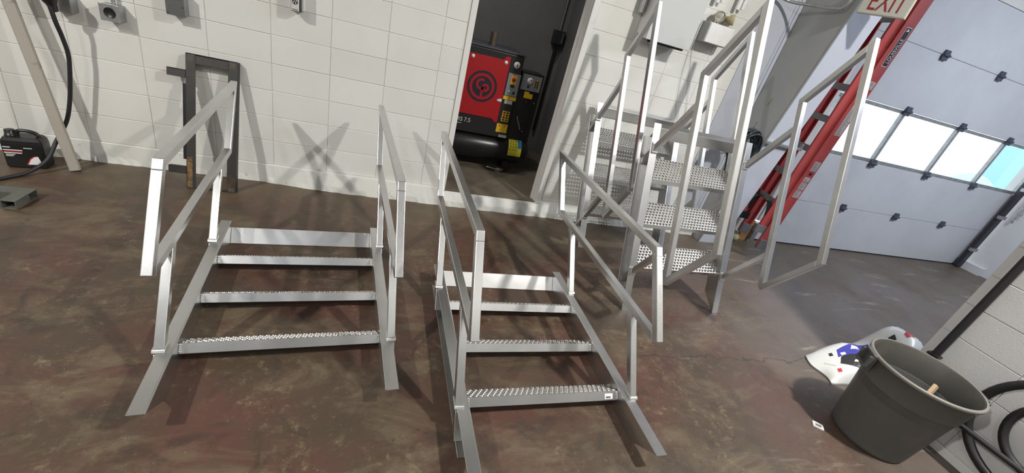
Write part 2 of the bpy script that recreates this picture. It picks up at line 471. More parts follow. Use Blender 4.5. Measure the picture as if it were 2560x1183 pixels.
# door casing
tr = MB()
tr.box(OX0, 1.448, -.012, .17, .126, OZ)
tr.box(1.448, 1.462, .09, .125, .128, OZ - .05)
struct(tr.build('trim_1', TRIMW, bevel=.003))
tr = MB()
tr.box(2.383, OX1, -.012, .03, .126, OZ); tr.box(2.377, OX1, .03, .17, .126, OZ)
tr.box(2.360, 2.377, .085, .125, .128, OZ - .05)
struct(tr.build('trim_2', TRIMW, bevel=.003))
struct(MB().box(1.448, 2.383, -.012, .17, OZ - .05, OZ).build('trim_3', TRIMW, bevel=.003))
# smooth wall strip by the column
struct(MB().box(4.022, 4.40, -.004, .007, ROW0, CZ).box(4.33, 4.345, -.012, -.004, ROW0, CZ).box(4.365, 4.40, -.016, -.004, ROW0, CZ).build('trim_4', COLCOOL))

# right-hand partition wall (block), end near the bin
PX = 4.33
wr = struct(MB().box(PX + .007, PX + .2, -9, -2.386, 0, CZ).build('wall_partition', WALLP), 'cream white block partition wall at the right')
_p = 0
for r in range(12):
    z = .06 + r*BH
    for i in range(7):
        yb = -2.386 - i*BW
        me = block_mesh(BW, BH, 'p', WALLP)
        put_block(wr, me, (PX, yb, z), -math.pi/2)
struct(MB().box(PX - .010, PX + .007, -9, -2.386, 0, .055).build('baseboard_partition', WHITE, bevel=.004))
struct(MB().box(9.75, 9.9, -9, .2, 0, CZ).box(9.66, 9.75, -.30, .2, 0, .12).build('wall_right', WALLP))

# ------------------------------------------------------------------ overhead door
DX0, DX1 = 5.42, 9.66
door = struct(MB().box(DX0, DX1, .012, .066, 0.0, .014).build('door_1', BLACKR), 'white sectional overhead door with one row of windows')
def section(z0, z1):
    b = MB().box(DX0, DX1, .01, .055, z0 + .003, z1 - .003)
    o = b.build('door_panel', DOORW, door, bevel=.004)
    return o
for z0, z1 in ((.012, .61), (.61, 1.222), (1.862, 2.475), (2.475, 3.07)): section(z0, z1)
WZ0, WZ1 = 1.222, 1.862
MX = [5.495, 6.53, 7.58, 8.605, 9.625]
MB().box(DX0, DX1, .012, .05, WZ0 + .002, WZ0 + .045).build('window_rail', GALV, door, bevel=.003)
MB().box(DX0, DX1, .012, .05, WZ1 - .040, WZ1 - .002).build('window_rail', GALV, door, bevel=.003)
for x in MX: MB().box(x - .022, x + .022, .008, .05, WZ0 + .045, WZ1 - .04).build('mullion', GALV, door, bevel=.003)
for i in range(4): MB().box(MX[i] + .022, MX[i+1] - .022, .028, .033, WZ0 + .045, WZ1 - .04).build('pane', PANE, door)
HINGE = MATS.setdefault('hinge', mat('hinge_zinc', (.09, .10, .13), .5, .5))
for zz in (.61, 1.222, 1.862, 2.475):
    for x in MX[1:4]:
        h = MB().prism([(x-.045, zz-.05), (x+.045, zz-.05), (x+.05, zz), (x+.035, zz+.05), (x-.035, zz+.05), (x-.05, zz)], .010, -.012, 'y')
        h.tube([(x-.05, -.016, zz), (x+.05, -.016, zz)], .014, 8)
        h.build('hinge', HINGE, door)
# left jamb of the overhead door with its track, worn foot
struct(MB().box(5.16, 5.42, .0, .06, .28, 3.1).box(5.20, 5.23, -.03, .0, .28, 3.1).box(5.30, 5.34, -.02, .0, .28, 3.1).build('trim_5', WHITE, bevel=.003), 'white jamb of the overhead door')
trk = thing('door_track', 'dark steel door track at the right edge of the overhead door', 'track', (9.6, -.02, 0))
MB().box(-.05, .06, -.055, -.0, .01, 3.2).build('channel', mat('track_dark', (.045, .047, .055), .5, .5), trk, bevel=.004)
for z in (.30, .86, 1.30): MB().box(-.07, .075, -.075, -.03, z, z + .05).build('bracket', GALV, trk, bevel=.003)
ch = MB()
for k in range(26):
    t = k/25; 
    if t < .5: p = (9.70 - .0, -.16, 1.6 - 1.5*t)
    else: p = (9.70, -.16 - .10*math.sin(math.pi*(t-.5)), .85 + 1.5*(t-.5))
    a = (0, 0, 1) if k % 2 else (0, 1, 0)
    cc = Vector(p); pts = []
    for j in range(8):
        an = 2*math.pi*j/8
        d = Vector((.014*math.cos(an), 0, .024*math.sin(an))) if k % 2 else Vector((0, .014*math.cos(an), .024*math.sin(an)))
        pts.append(cc + d)
    ch.tube(pts, .004, 5, closed=True)
tag(ch.build('pull_chain', GALV), 'steel pull chain hanging beside the door track', 'chain')

# outdoors, seen through the door windows
struct(MB().box(-10, 40, .25, 60, -.3, -.05).build('ground_outside', OUTG))
tag(MB().box(22.3, 34, 6, 6.5, -.05, 5.0).box(22.2, 34, 5.9, 6.6, 5.0, 5.15).build('blue_building', OUTB), 'pale blue building wall outside the right door window', 'building')
mound = MB().lathe([(.70, -.05), (.66, .4), (.50, .66), (.25, .82), (.02, .87)], 20, (20.7, 5.8, 0))
tag(mound.build('round_shrub', OUTT), 'pale rounded shrub outside the third door window', 'shrub')

# ------------------------------------------------------------------ tapered steel column
colm = thing('steel_column', 'grey tapered steel column between the block wall and overhead door', 'column', (4.40, 0, 0))
def fy(z): return -(.195 + .140*z)
ztop = CZ
MB().prism([(-.004, 0), (fy(0), 0), (fy(ztop), ztop), (-.004, ztop)], .004, .018).build('web', COLGREY, colm)
MB().prism([(fy(0)-.014, 0), (fy(0), 0), (fy(ztop), ztop), (fy(ztop)-.014, ztop)], .0, .30).build('flange', COLCOOL, colm)
MB().box(.019, .30, -.016, -.002, 0, ztop).build('back_flange', COLCOOL, colm)
MB().prism([(-.170, 1.56), (-.185, 1.56), (-.205, 1.63), (-.190, 1.63)], .0035, .0025).build('tape', TAPE, colm)

# ------------------------------------------------------------------ stairs
AL = math.radians(36.9); SA, CA, TA = math.sin(AL), math.cos(AL), math.tan(AL)
def grip_mesh(w, d):
    """perforated plate with raised toothed holes; local x across, y along the tread, z out of the tread"""
    nx = round(w/.0285); ny = max(4, round(d/.0265)); dx = w/nx; dy = d/ny
    B = MB(); N = 8
    def cell(cx, cy, wx, wy):
        q = [(-.5,-.5),(0,-.5),(.5,-.5),(.5,0),(.5,.5),(0,.5),(-.5,.5),(-.5,0)]
        ring0 = [(cx + a*wx, cy + b*wy, 0) for a, b in q]
        ang = [math.radians(225 + 45*k) for k in range(8)]
        def ring(r, z, zz): return [(cx + r*math.cos(a), cy + r*math.sin(a), z + (zz if k % 2 else 0)) for k, a in enumerate(ang)]
        rings = [ring0, ring(min(.0125, wx*.47), .0005, 0), ring(.0094, .0072, -.0024), ring(.0080, .0068, -.0024), ring(.0082, -.002, 0)]
        vs = [v for R in rings for v in R]; fs = []
        for i in range(4):
            for k in range(8): fs.append((i*8+k, i*8+(k+1) % 8, (i+1)*8+(k+1) % 8, (i+1)*8+k))
        B.add(vs, fs)
    for j in range(ny):
        off = (dx/2) if j % 2 else 0
        for i in range(nx):
            cx = (i + .5)*dx + off
            if cx + dx/2 > w + 1e-6: continue
            cell(cx - w/2, (j + .5)*dy, dx, dy)
        if j % 2:
            for s in (-1, 1):
                x0 = -w/2 if s < 0 else w/2 - dx/2
                B.add([(x0, j*dy, 0), (x0+dx/2, j*dy, 0), (x0+dx/2, (j+1)*dy, 0), (x0, (j+1)*dy, 0)], [(0, 1, 2, 3)])
    me = B.mesh('grip_surface'); me.materials.append(GRIP); return me

def stair(name, label, loc, rot, W, D, xi, yb, zb, zt, lt, y1, ds, Ls, mark=None, td=.146):
    root = thing(name, label, 'stairs', loc, rot, 'aluminium stair units')
    fl, w = .060, .0386
    th = .006
    hl = zb - w*SA - .001
    yf = yb - .026; yr = yf + .905
    e = Ls
    for s in (-1, 1):
        a = s*W/2
        yt = lambda z: (D - z)/TA                      # foot cut, parallel to the treads
        ye = lambda z: e - (D - z)*TA                  # head cut, parallel to the posts
        g = MB().prism([(yt(D), D), (yt(0), 0), (ye(0), 0), (ye(D), D)], a, a + s*th)
        g.prism([(yt(D), D), (yt(D-th), D-th), (ye(D-th), D-th), (ye(D), D)], a + s*th, a + s*fl)
        g.prism([(yt(th), th), (yt(0), 0), (ye(0), 0), (ye(th), th)], a + s*th, a + s*fl)
        g.build('stringer', ALU, root, bevel=.0015, seg=1)
        # posts, with weld collars and the stub below the flange
        for y in (yf, yr):
            x0, x1 = s*xi, s*(xi + w)
            wy = w/CA
            P = MB().prism([(y, D), (y + wy, D), (y + wy + (hl-D)*TA, hl), (y + (hl-D)*TA, hl)], x0, x1)
            po = P.build('post', ALU, root, bevel=.003)
            q = MB().prism([(y-.006, D+.0005), (y + wy + .006, D+.0005), (y + wy + .006 + .014*TA, D + .0145), (y - .006 + .014*TA, D + .0145)], x0 - s*.005, x1 + s*.005)
            q.build('weld_collar', ALUW, po, bevel=.004)
            zz = th + .002
            q = MB().prism([(y - (D-th-zz)*TA - th*TA, zz), (y + wy - (D-th-zz)*TA - th*TA, zz), (y + wy - th*TA, D-th-.0005), (y - th*TA, D-th-.0005)], a + s*(th+.002), x1 - s*.002)
            q.build('post_stub', ALU, po, bevel=.002)
        # hand rail frame: a parallelogram of square tube
        x0, x1 = s*xi, s*(xi + w)
        wy = w/CA
        ytop = yb + (zt - zb)*TA
        MB().prism([(ytop - w*TA, zt-w), (ytop, zt), (ytop + lt, zt), (ytop + lt - w*TA, zt-w)], x0, x1).build('top_rail', ALU, root, bevel=.003)
        bar = MB().prism([(yb, zb), (yb + w*CA, zb - w*SA), (ytop + wy - w*TA, zt - w), (ytop - w*TA, zt - w)], x0, x1).build('end_bar', ALU, root, bevel=.003)
        zm1 = hl + w
        yF = lambda z: yb + wy + (z - zb)*TA             # back face of the front bar
        yR = lambda z: yb + lt - wy + (z - zb)*TA        # front face of the rear bar
        MB().prism([(yR(hl), hl), (yR(hl) + wy, hl), (yR(zt-w) + wy, zt-w), (yR(zt-w), zt-w)], x0, x1).build('end_bar', ALU, root, bevel=.003)
        MB().prism([(yF(hl) + .0, hl), (yR(hl), hl), (yR(zm1), zm1), (yF(zm1), zm1)], x0, x1).build('mid_rail', ALU, root, bevel=.003)
        if mark and s == 1:
            L = math.hypot((zt-zb)*TA, zt-zb); up = Vector((0, SA, CA))
            n = Vector((0, -CA, SA))
            o0 = Vector((s*xi + w*.68, yb, zb)) + up*mark[1] + n*.0006
            text('mill_print', mark[0], .017, mat('mill_ink', (.45, .45, .45), .6), o0, up, (-1, 0, 0), bar, .0001, 1.25)
    # treads
    lip = .048; z1 = .0645
    gm = grip_mesh(W - .006, td - .004)
    for i in range(3):
        y = y1 + i*ds
        tp = Vector((0, y + SA*lip, z1 + CA*lip)); t = Vector((0, CA, -SA)); p = Vector((0, SA, CA))
        B = MB()
        B.obox(tp - p*(lip/2) + t*.002, (1,0,0), t, p, W/2 - .001, .002, lip/2)
        B.obox(tp - p*.008 + t*(td - .002), (1,0,0), t, p, W/2 - .001, .002, .008)
        tr_ = B.build('tread', ALU, root, bevel=.0012, seg=1)
        go = link('grip_surface', gm, tr_)
        go['kind'] = 'stuff'
        M = Matrix.Identity(4)
        for k in range(3): M[k][0] = (1,0,0)[k]; M[k][1] = t[k]; M[k][2] = p[k]
        M.translation = tp + t*.004 - p*.001
        go.matrix_local = M
        for s in (-1, 1):
            wb_ = MB()
            for k in range(4):
                c = tp - p*(.008 + .010*k) + t*(-.002) + Vector((s*(W/2 - .006), 0, 0))
                wb_.obox(c, (1, .3*s, 0), t, p, .006, .003, .0045)
            wb_.build('weld_bead', ALUW, tr_, bevel=.002)
    # head plate: upstand and top flange
    hp = .106; p = Vector((0, SA, CA)); t = Vector((0, CA, -SA))
    tp = Vector((0, Ls - .030*TA - .004, .089))
    B = MB(); B.obox(tp - p*(hp/2) + t*.003, (1,0,0), t, p, W/2 - .001, .003, hp/2)
    B.obox(tp - p*.003 + t*.028, (1,0,0), t, p, W/2 - .001, .022, .003)
    B.build('head_plate', ALU, root, bevel=.0015, seg=1)
    return root

def stairpose(x0, y0, th, ph, D): return (x0, y0, -D*math.cos(ph) if ph else 0.0), (ph, 0, th)
l_, r_ = (0.5361, -2.375, 0), (0, 0, .0991)
stair('aluminium_stairs', 'aluminium stair unit lying on its back in front of the rusty steel frame, leftmost', l_, r_, .860, .123, .4614, .339, .506, .885, 1.449, .360, .358, 1.490, ('6061T6  A', .02))
l_, r_ = (1.7671, -2.7471, 0), (0, 0, .0184)
stair('aluminium_stairs', 'aluminium stair unit lying on its back in the middle, with a barcode sticker', l_, r_, .843, .1194, .4531, .339, .506, .885, 1.449, .360, .358, 1.490, ('6061T6 ASTM B221 UIE0005', .03))
l_, r_ = stairpose(3.1388, -1.412, .0233, 1.2091, .119)
stair('aluminium_stairs', 'aluminium stair unit stood upright on its foot, nearest the ladder', l_, r_, .818, .119, .416, .309, .490, .875, 1.389, .306, .336, 1.40, None, .205)
l_, r_ = stairpose(3.145, -.512, .0037, 1.1546, .121)
stair('aluminium_stairs', 'aluminium stair unit stood upright against the block wall, farthest back', l_, r_, .830, .121, .435, .301, .483, .837, 1.389, .299, .337, 1.345, None, .190)
# barcode sticker on the first tread of the middle stair
st = thing('barcode_sticker', 'small white barcode sticker on the bottom tread of the middle stair', 'sticker', (1.7671, -2.7471, 0), (0, 0, .0184))
p = Vector((0, SA, CA)); nrm = Vector((0, -CA, SA))
o0 = Vector((.34, .360, .0645)) + p*.008 + nrm*.0006
MB().obox(o0 + p*.014 + Vector((.024, 0, 0)), (1,0,0), nrm, p, .024, .0004, .014).build('sticker_paper', PRINTW, st)
bb = MB(); rn = random.Random(3); x = .006
while x < .036:
    wd = rn.choice((.0008, .0014, .002)); bb.obox(o0 + p*.009 + Vector((x + wd/2, 0, 0)) + nrm*.0008, (1,0,0), nrm, p, wd/2, .0003, .005); x += wd + rn.choice((.001, .0016))
bb.build('barcode', PRINTK, st)

# ------------------------------------------------------------------ steel frame leaning on the wall
fr = thing('angle_iron_stand', 'rusty rectangular angle steel frame leaning on the block wall', 'stand', (-.53, -.285, 0))
lean = math.atan2(.235, .925)
def fp(u, v, n=0.0):    # u across, v up the frame, n out of its face
    return Vector((u, v*math.sin(lean) - n*math.cos(lean), v*math.cos(lean) + n*math.sin(lean)))
up = fp(0, 1) - fp(0, 0); nn = fp(0, 0, 1) - fp(0, 0, 0); FH = .968; FW = .322
def fbar(name, u0, u1, v0, v1, n0, n1, mt=STEEL, par=fr):
    return MB().obox(fp((u0+u1)/2, (v0+v1)/2, (n0+n1)/2), (1,0,0), up, nn, abs(u1-u0)/2, abs(v1-v0)/2, abs(n1-n0)/2).build(name, mt, par, bevel=.002, seg=1)
for (ua, ub, uin) in ((0, .060, .055), (FW - .060, FW, FW - .060)):
    g = MB()
    g.obox(fp((ua+ub)/2, FH/2, .003), (1,0,0), up, nn, .030, FH/2, .003)
    ue = ua + .003 if ua == 0 else ub - .003
    g.obox(fp(ue, FH/2, -.024), (1,0,0), up, nn, .003, FH/2, .027)
    g.build('upright', STEEL, fr, bevel=.002, seg=1)
fbar('top_bar', .060, FW - .060, FH - .062, FH - .004, 0, .006)
fbar('top_lip', .0, FW, FH, FH + .005, -.05, .006)
fbar('bottom_bar', .060, FW - .060, .004, .010, -.05, .006)
for v in (.80, .105): 
    fbar('tab', -.115, -.001, v, v + .050, -.004, .002)
    fbar('tab_lip', -.115, -.001, v + .05, v + .055, -.04, .002)
fbar('side_plate', -.022, -.001, .215, .76, -.03, -.004, BLACK)
fbar('rust_patch', .006, .040, .005, .24, .0061, .0075, RUST)
fbar('rust_patch', .012, .050, FH - .050, FH - .004, .0061, .0072, RUSTD)
fbar('rust_patch', FW - .050, FW - .010, FH - .048, FH - .006, .0061, .0072, RUSTD)
fbar('rust_patch', FW - .050, FW - .006, .004, .035, .0061, .0072, RUSTD)

# ------------------------------------------------------------------ plank, jug, cable, bracket at the left
pl = MB()
bd = Vector((-.165, .080, 1.06)).normalized()
bx = Vector((.92, .38, 0)); bx = (bx - bd*bx.dot(bd)).normalized(); bn = bd.cross(bx)
base = Vector((-1.228, -.216, .012))
n = 10; L = 2.2
prof = [(-.022, -.019), (.022, -.019), (.030, -.012), (.030, .012), (.022, .019), (-.022, .019), (-.030, .012), (-.030, -.012)]
vs = [];
for t in (0, L):
    for a, c in prof: vs.append(base + bd*(t + (0 if t else 0)) + bx*a + bn*c)
fs = [tuple(range(7, -1, -1)), tuple(range(8, 16))] + [(i, (i+1) % 8, 8+(i+1) % 8, 8+i) for i in range(8)]
zmin = min(v.z for v in vs); vs = [v - Vector((0, 0, zmin - .001)) for v in vs]
ymax = max(v.y for v in vs)
tag(pl.add(vs, fs).build('wooden_board', WOOD), 'weathered grey wooden board leaning on the wall at far left', 'board')

jug = thing('oil_jug', 'black plastic oil jug with red and white label by the wall', 'jug', (-1.475, -.205, 0), (0, 0, .18))
J = MB()
def sect(hx, hy, z, r=.3, n=6):
    out = []
    for qx, qy, a0 in ((1,1,0), (-1,1,90), (-1,-1,180), (1,-1,270)):
        rr = min(hx, hy)*r
        for k in range(n):
            a = math.radians(a0 + 90*k/(n-1)); out.append((qx*(hx-rr) + rr*math.cos(a), qy*(hy-rr) + rr*math.sin(a), z))
    return out
secs = [sect(.098, .058, .004), sect(.102, .062, .012), sect(.102, .062, .17), sect(.098, .06, .195), sect(.085, .052, .215)]
N = len(secs[0])
for i in range(len(secs)-1):
    J.add(secs[i] + secs[i+1], [(k, (k+1) % N, N+(k+1) % N, N+k) for k in range(N)], True)
J.add(secs[0], [tuple(range(N-1, -1, -1))]); J.add(secs[-1], [tuple(range(N))])
JB = mat('jug_black', (.012, .012, .013), .32)
J.build('body', JB, jug)
MB().tube(smooth_path([(-.03, 0, .212), (-.028, 0, .236), (-.012, 0, .250), (.035, 0, .248), (.068, 0, .232), (.082, 0, .200)], 5), .012, 10).build('handle', JB, jug)
MB().lathe([(.030, .212), (.030, .222), (.026, .224), (.026, .250), (.024, .253), (.001, .253)], 20, (-.060, 0, 0)).build('cap', JB, jug)
MB().prism([(.010, .030), (.082, .034), (.068, .092), (.050, .088), (.030, .070)], -.0632, -.0625, 'y').build('label_white', PRINTW, jug)
MB().prism([(.002, .030), (.010, .030), (.030, .070), (.050, .088), (.068, .092), (.067, .097), (.047, .093), (.026, .075)], -.0634, -.0625, 'y').build('label_red', PRINTR, jug)
for z, x0, x1, mt in ((.148, -.09, -.055, PRINTW), (.128, -.09, .0, PRINTW), (.118, -.09, .0, PRINTR), (.108, -.09, -.005, PRINTW), (.096, -.085, -.04, LGREY), (.086, -.085, -.05, LGREY), (.146, .008, .05, LGREY)):
    MB().box(x0, x1, -.0634, -.0625, z, z + .006).build('label_line', mt, jug)

cab = thing('power_cable', 'thick black power cable plugged into the leftmost wall box', 'cable', (-1.15, -.11, 1.05))
off = Vector((-1.15, -.11, 1.05))
path = smooth_path([(-1.175, -.17, 1.10), (-1.168, -.165, 1.0), (-1.165, -.14, .90), (-1.165, -.125, .78), (-1.195, -.12, .60), (-1.225, -.12, .46), (-1.262, -.13, .33), (-1.310, -.19, .20), (-1.335, -.28, .09), (-1.39, -.36, .030), (-1.45, -.44, .014), (-1.56, -.58, .014), (-1.8, -.7, .014), (-2.2, -.75, .014)], 6)
MB().tube([p_ - off for p_ in path], .0125, 10).build('cord', BLACKR, cab)
MB().lathe([(.001, -.075), (.020, -.072), (.026, -.03), (.036, -.01), (.040, .03), (.040, .060), (.030, .066), (.001, .066)], 20, (-.024, -.055, .075), Matrix.Rotation(.35, 3, 'X')).build('plug', BLACK, cab)

# U shaped steel bracket of rectangular tube on the floor
br = thing('steel_bracket', 'grey green square tube bracket lying on the floor at the left edge', 'bracket', (-1.22, -.73, 0))
def rtube(B, x0, x1, y0, y1, z0, z1, t, axis):
    if axis == 'y':
        B.box(x0, x1, y0, y1, z0, z0+t).box(x0, x1, y0, y1, z1-t, z1).box(x0, x0+t, y0, y1, z0+t, z1-t).box(x1-t, x1, y0, y1, z0+t, z1-t)
    else:
        B.box(x0, x1, y0, y1, z0, z0+t).box(x0, x1, y0, y1, z1-t, z1).box(x0, x1, y0, y0+t, z0+t, z1-t).box(x0, x1, y1-t, y1, z0+t, z1-t)
g = MB(); rtube(g, -.042, .030, -.105, .0, .0005, .058, .006, 'y'); g.build('arm', GREYG, br, bevel=.002)
g = MB(); rtube(g, -.46, .030, .001, .075, .0005, .058, .006, 'x'); g.build('back', GREYG, br, bevel=.002)
g = MB(); rtube(g, -.46, -.388, -.105, .0, .0005, .058, .006, 'y'); g.build('arm', GREYG, br, bevel=.002)

# ------------------------------------------------------------------ electrical boxes on the wall
def conduit(par, x, y, z0, z1, r=.012, mt=GALV): return MB().tube([(x, y, z0), (x, y, z1)], r, 10).build('conduit', mt, par)
b1 = thing('outlet_box', 'galvanised outlet box with the black cable plugged in', 'electrical box', (-1.175, 0, 1.05))
MB().box(-.055, .055, -.085, -.001, .0, .105).build('box', GALV, b1, bevel=.004)
MB().box(-.06, .06, -.088, -.0852, -.003, .108).build('cover', GALV, b1, bevel=.001)
conduit(b1, 0, -.03, .106, 3.2)
b2 = thing('socket_box', 'galvanised box with a round black socket, second from left', 'electrical box', (-.915, 0, 1.055))
MB().box(-.050, .050, -.082, -.001, .0, .098).build('box', GALV, b2, bevel=.004)
MB().box(-.054, .054, -.0855, -.0822, -.003, .101).build('cover', GALV, b2, bevel=.001)
RX = Matrix.Rotation(math.pi/2, 3, 'X')
MB().lathe([(.001, .0), (.027, .0), (.029, .003), (.031, .003), (.032, 0)], 24, (0, -.0862, .050), RX).build('socket', BLACK, b2)
for dx in (-.045, .045):
    for dz in (.005, .093): MB().lathe([(.001, .002), (.003, .0015), (.004, 0)], 10, (dx, -.0857, dz), RX).build('screw', BRASS, b2)
for dx, dz in ((-.026, .082), (.020, .085), (-.022, .016), (.024, .014)): MB().lathe([(.001, .002), (.002, .0015), (.003, 0)], 8, (dx, -.0857, dz), RX).build('screw', BRASS, b2)
conduit(b2, .004, -.03, .099, 3.2)
b3 = thing('blank_box', 'galvanised box with a blank grey cover, above the rusty frame', 'electrical box', (-.55, 0, 1.178))
MB().box(-.047, .052, -.082, -.001, .0, .15).build('box', GALV, b3, bevel=.004)
MB().box(-.050, .055, -.0855, -.0822, -.003, .153).build('cover', mat('cover_grey', (.13, .135, .135), .6, .5), b3, bevel=.001)
for dx, dz in ((-.040, .010), (.045, .055), (-.040, .140), (.045, .140)): MB().lathe([(.001, .0012), (.004, .001), (.005, 0)], 10, (dx, -.0857, dz), RX).build('screw_slot', PRINTK, b3)
conduit(b3, 0, -.03, .151, 3.2)
b4 = thing('dial_switch', 'small white wall control with a round dial near the doorway', 'control box', (.178, 0, 1.378))
MB().box(-.045, .048, -.045, -.001, .005, .25).build('case', WHITE, b4, bevel=.005)
MB().box(-.026, .034, -.10, -.0452, .0, .16).build('body', BLACK, b4, bevel=.003)
MB().box(-.024, .026, -.103, -.1002, .004, .155).build('face', LGREY, b4, bevel=.001)
MB().lathe([(.001, .004), (.012, .004), (.017, .003), (.018, 0)], 20, (.0, -.1035, .062), RX).build('dial', PRINTK, b4)
for k in range(4):
    a = k*math.pi/2 + .5
    MB().prism([(.003*math.cos(a), .062 + .003*math.sin(a)), (.014*math.cos(a-.3), .062 + .014*math.sin(a-.3)), (.014*math.cos(a+.3), .062 + .014*math.sin(a+.3))], -.1085, -.1075, 'y').build('dial_mark', PRINTW, b4)
MB().box(-.018, .018, -.1037, -.1031, .010, .014).build('print_line', PRINTK, b4)

# electrical cabinet
cb = thing('breaker_cabinet', 'large white steel breaker cabinet above the standing stairs', 'cabinet', (3.06, 0, 1.82))
MB().box(-.215, .215, -.185, -.001, .006, .95).build('box', WHITE, cb, bevel=.003)
MB().box(-.222, .225, -.205, -.186, .0, .955).build('door', mat('cabinet_door', (.52, .53, .52), .45), cb, bevel=.004)
MB().box(-.10, .20, -.150, -.03, -.014, .0055).build('bottom_gap', BLACK, cb)
MB().tube([(-.262, -.045, .18), (-.262, -.045, 2.0)], .028, 14).build('conduit', GALV, cb)
MB().box(-.236, -.217, -.08, -.06, -.02, .03).build('latch', BLACK, cb)

# emergency light
em = thing('emergency_light', 'white emergency light box with two cream lamp heads', 'emergency light', (3.57, 0, 1.925))
MB().box(-.135, .135, -.115, -.001, .0, .165).build('case', mat('em_side', (.30, .30, .29), .5), em, bevel=.006)
MB().box(-.128, .128, -.140, -.1152, .004, .158).build('front_cover', WHITE, em, bevel=.004)
for dx, yaw, pit in ((-.035, -.35, .25), (.095, .9, -.1)):
    h = MB(); Mx = Matrix.Rotation(yaw, 3, 'Z') @ Matrix.Rotation(math.pi/2 + pit, 3, 'X')
    h.lathe([(.001, -.055), (.022, -.052), (.027, -.024), (.042, -.006), (.046, .024), (.042, .029), (.037, .021)], 20, (dx, -.075, .226), Mx)
    hh = h.build('lamp_head', CREAM, em)
    MB().lathe([(.037, .018), (.022, .023), (.001, .024)], 20, (dx, -.075, .226), Mx).build('lens', GLASSY, hh)
    MB().tube([(dx, -.07, .164), (dx, -.07, .20)], .009, 8).build('stem', CREAM, em)
wire = MB()
wire.tube(smooth_path([(3.424, -.02, 2.10), (3.415, -.03, 1.97), (3.43, -.012, 1.80), (3.455, -.012, 1.62), (3.50, -.012, 1.45), (3.56, -.012, 1.33), (3.62, -.012, 1.20)], 6), .0032, 6)
tag(wire.build('hanging_wire', WHITE), 'thin white wire hanging down the wall from the emergency light, left strand', 'wire', 'hanging wires')
wire = MB()
wire.tube(smooth_path([(3.426, -.03, 2.09), (3.42, -.03, 1.95), (3.47, -.012, 1.80), (3.56, -.012, 1.60), (3.61, -.012, 1.45), (3.66, -.012, 1.33), (3.70, -.012, 1.18)], 6), .0030, 6)
tag(wire.build('hanging_wire', WHITE), 'thin white wire hanging down the wall from the emergency light, right strand', 'wire', 'hanging wires')
for k, x in enumerate((3.47, 3.70)):
    o = MB().tube([(x, -.045, 2.24), (x, -.045, 3.4)], .020, 12)
    o.tube([(x + .05, -.045, 2.25), (x + .05, -.045, 3.4)], .016, 12)
    o.box(x - .03, x + .08, -.02, -.001, 2.34, 2.36)
    tag(o.build('conduit_pair', WHITE), ('pair of white wall conduits above the emergency light, left', 'pair of white wall conduits above the emergency light, right')[k], 'conduit', 'wall conduits')
tag(MB().tube(smooth_path([(3.95, -.06, 2.50), (4.02, -.07, 2.45), (4.15, -.09, 2.42), (4.27, -.25, 2.42), (4.335, -.42, 2.42), (4.34, -.50, 2.45), (4.345, -.53, 2.62)], 6), .013, 10).build('flexible_conduit', GALV), 'curved grey flexible conduit running across the column to the exit sign', 'conduit')

# ------------------------------------------------------------------ exit sign (flag mounted on the column)
ex = thing('exit_sign', 'white exit sign with red letters on the grey column', 'sign', (4.352, -.60, 2.405))
ux = Vector((4.485 - 4.352, -.90 + .60, 0)).normalized(); uz = Vector((0, 0, 1)); un = ux.cross(uz)   # un points to the room
MB().obox(ux*.165 + uz*.10 - un*.020, ux, un, uz, .165, .020, .10).build('housing', mat('exit_case', (.50, .48, .38), .5), ex, bevel=.004)
MB().obox(ux*.165 + uz*.10 + un*.001, ux, un, uz, .158, .001, .094).build('face', EXITW, ex)
text('lettering', 'EXIT', .195, mat('exit_red', (.24, .012, .018), .5), ux*.052 + uz*.030 + un*.0025, ux, uz, ex, .0006, .98, .62)
MB().obox(ux*.10 - un*.020 + uz*.24, ux, un, uz, .03, .03, .04).build('mount', GALV, ex)

# ------------------------------------------------------------------ ladder hung beside the column
ld = thing('extension_ladder', 'red fibreglass extension ladder with grey rungs beside the overhead door', 'ladder', (4.865, -.25, .17), (0, 0, -.27))
k_ = .058                                                      # lean in x per metre
def lx(z): return k_*z
def rail(name, x, y, wx, z0, z1, s, mt=LRED):
    B = MB()
    for (xa, xb, ya, yb) in ((x, x+wx, y, y + s*.006), (x, x+.012, y + s*.006, y + s*.03), (x+wx-.012, x+wx, y + s*.006, y + s*.03)):
        lo, hi = min(ya, yb), max(ya, yb)
        B.add([(xa+lx(z0), lo, z0), (xb+lx(z0), lo, z0), (xb+lx(z0), hi, z0), (xa+lx(z0), hi, z0), (xa+lx(z1), lo, z1), (xb+lx(z1), lo, z1), (xb+lx(z1), hi, z1), (xa+lx(z1), hi, z1)],
              [(3,2,1,0),(4,5,6,7),(0,1,5,4),(1,2,6,5),(2,3,7,6),(3,0,4,7)])
    return B.build(name, mt, ld, bevel=.002, seg=1)
YN, YF = -.205, .195
rail('fly_rail', 0, YN, .085, .19, 3.6, 1); rail('fly_rail', 0, YF, .085, .17, 3.6, -1)
rail('base_rail', .0865, YN - .022, .1065, .0, 3.3, 1); rail('base_rail', .0865, YF + .022, .1065, .0, 3.3, -1)
for i in range(11):
    z = .50 + .305*i - .0
    if z > 3.55: break
    r_ = MB()
    for dz in (-.022, -.007, .008, .023):
        r_.tube([(.040 + lx(z), YN + .004, z + dz), (.040 + lx(z), YF - .004, z + dz)], .0095, 8)
    r_.box(.030 + lx(z), .050 + lx(z), YN + .004, YF - .004, z - .024, z + .024)
    r_.build('rung', LALU, ld)
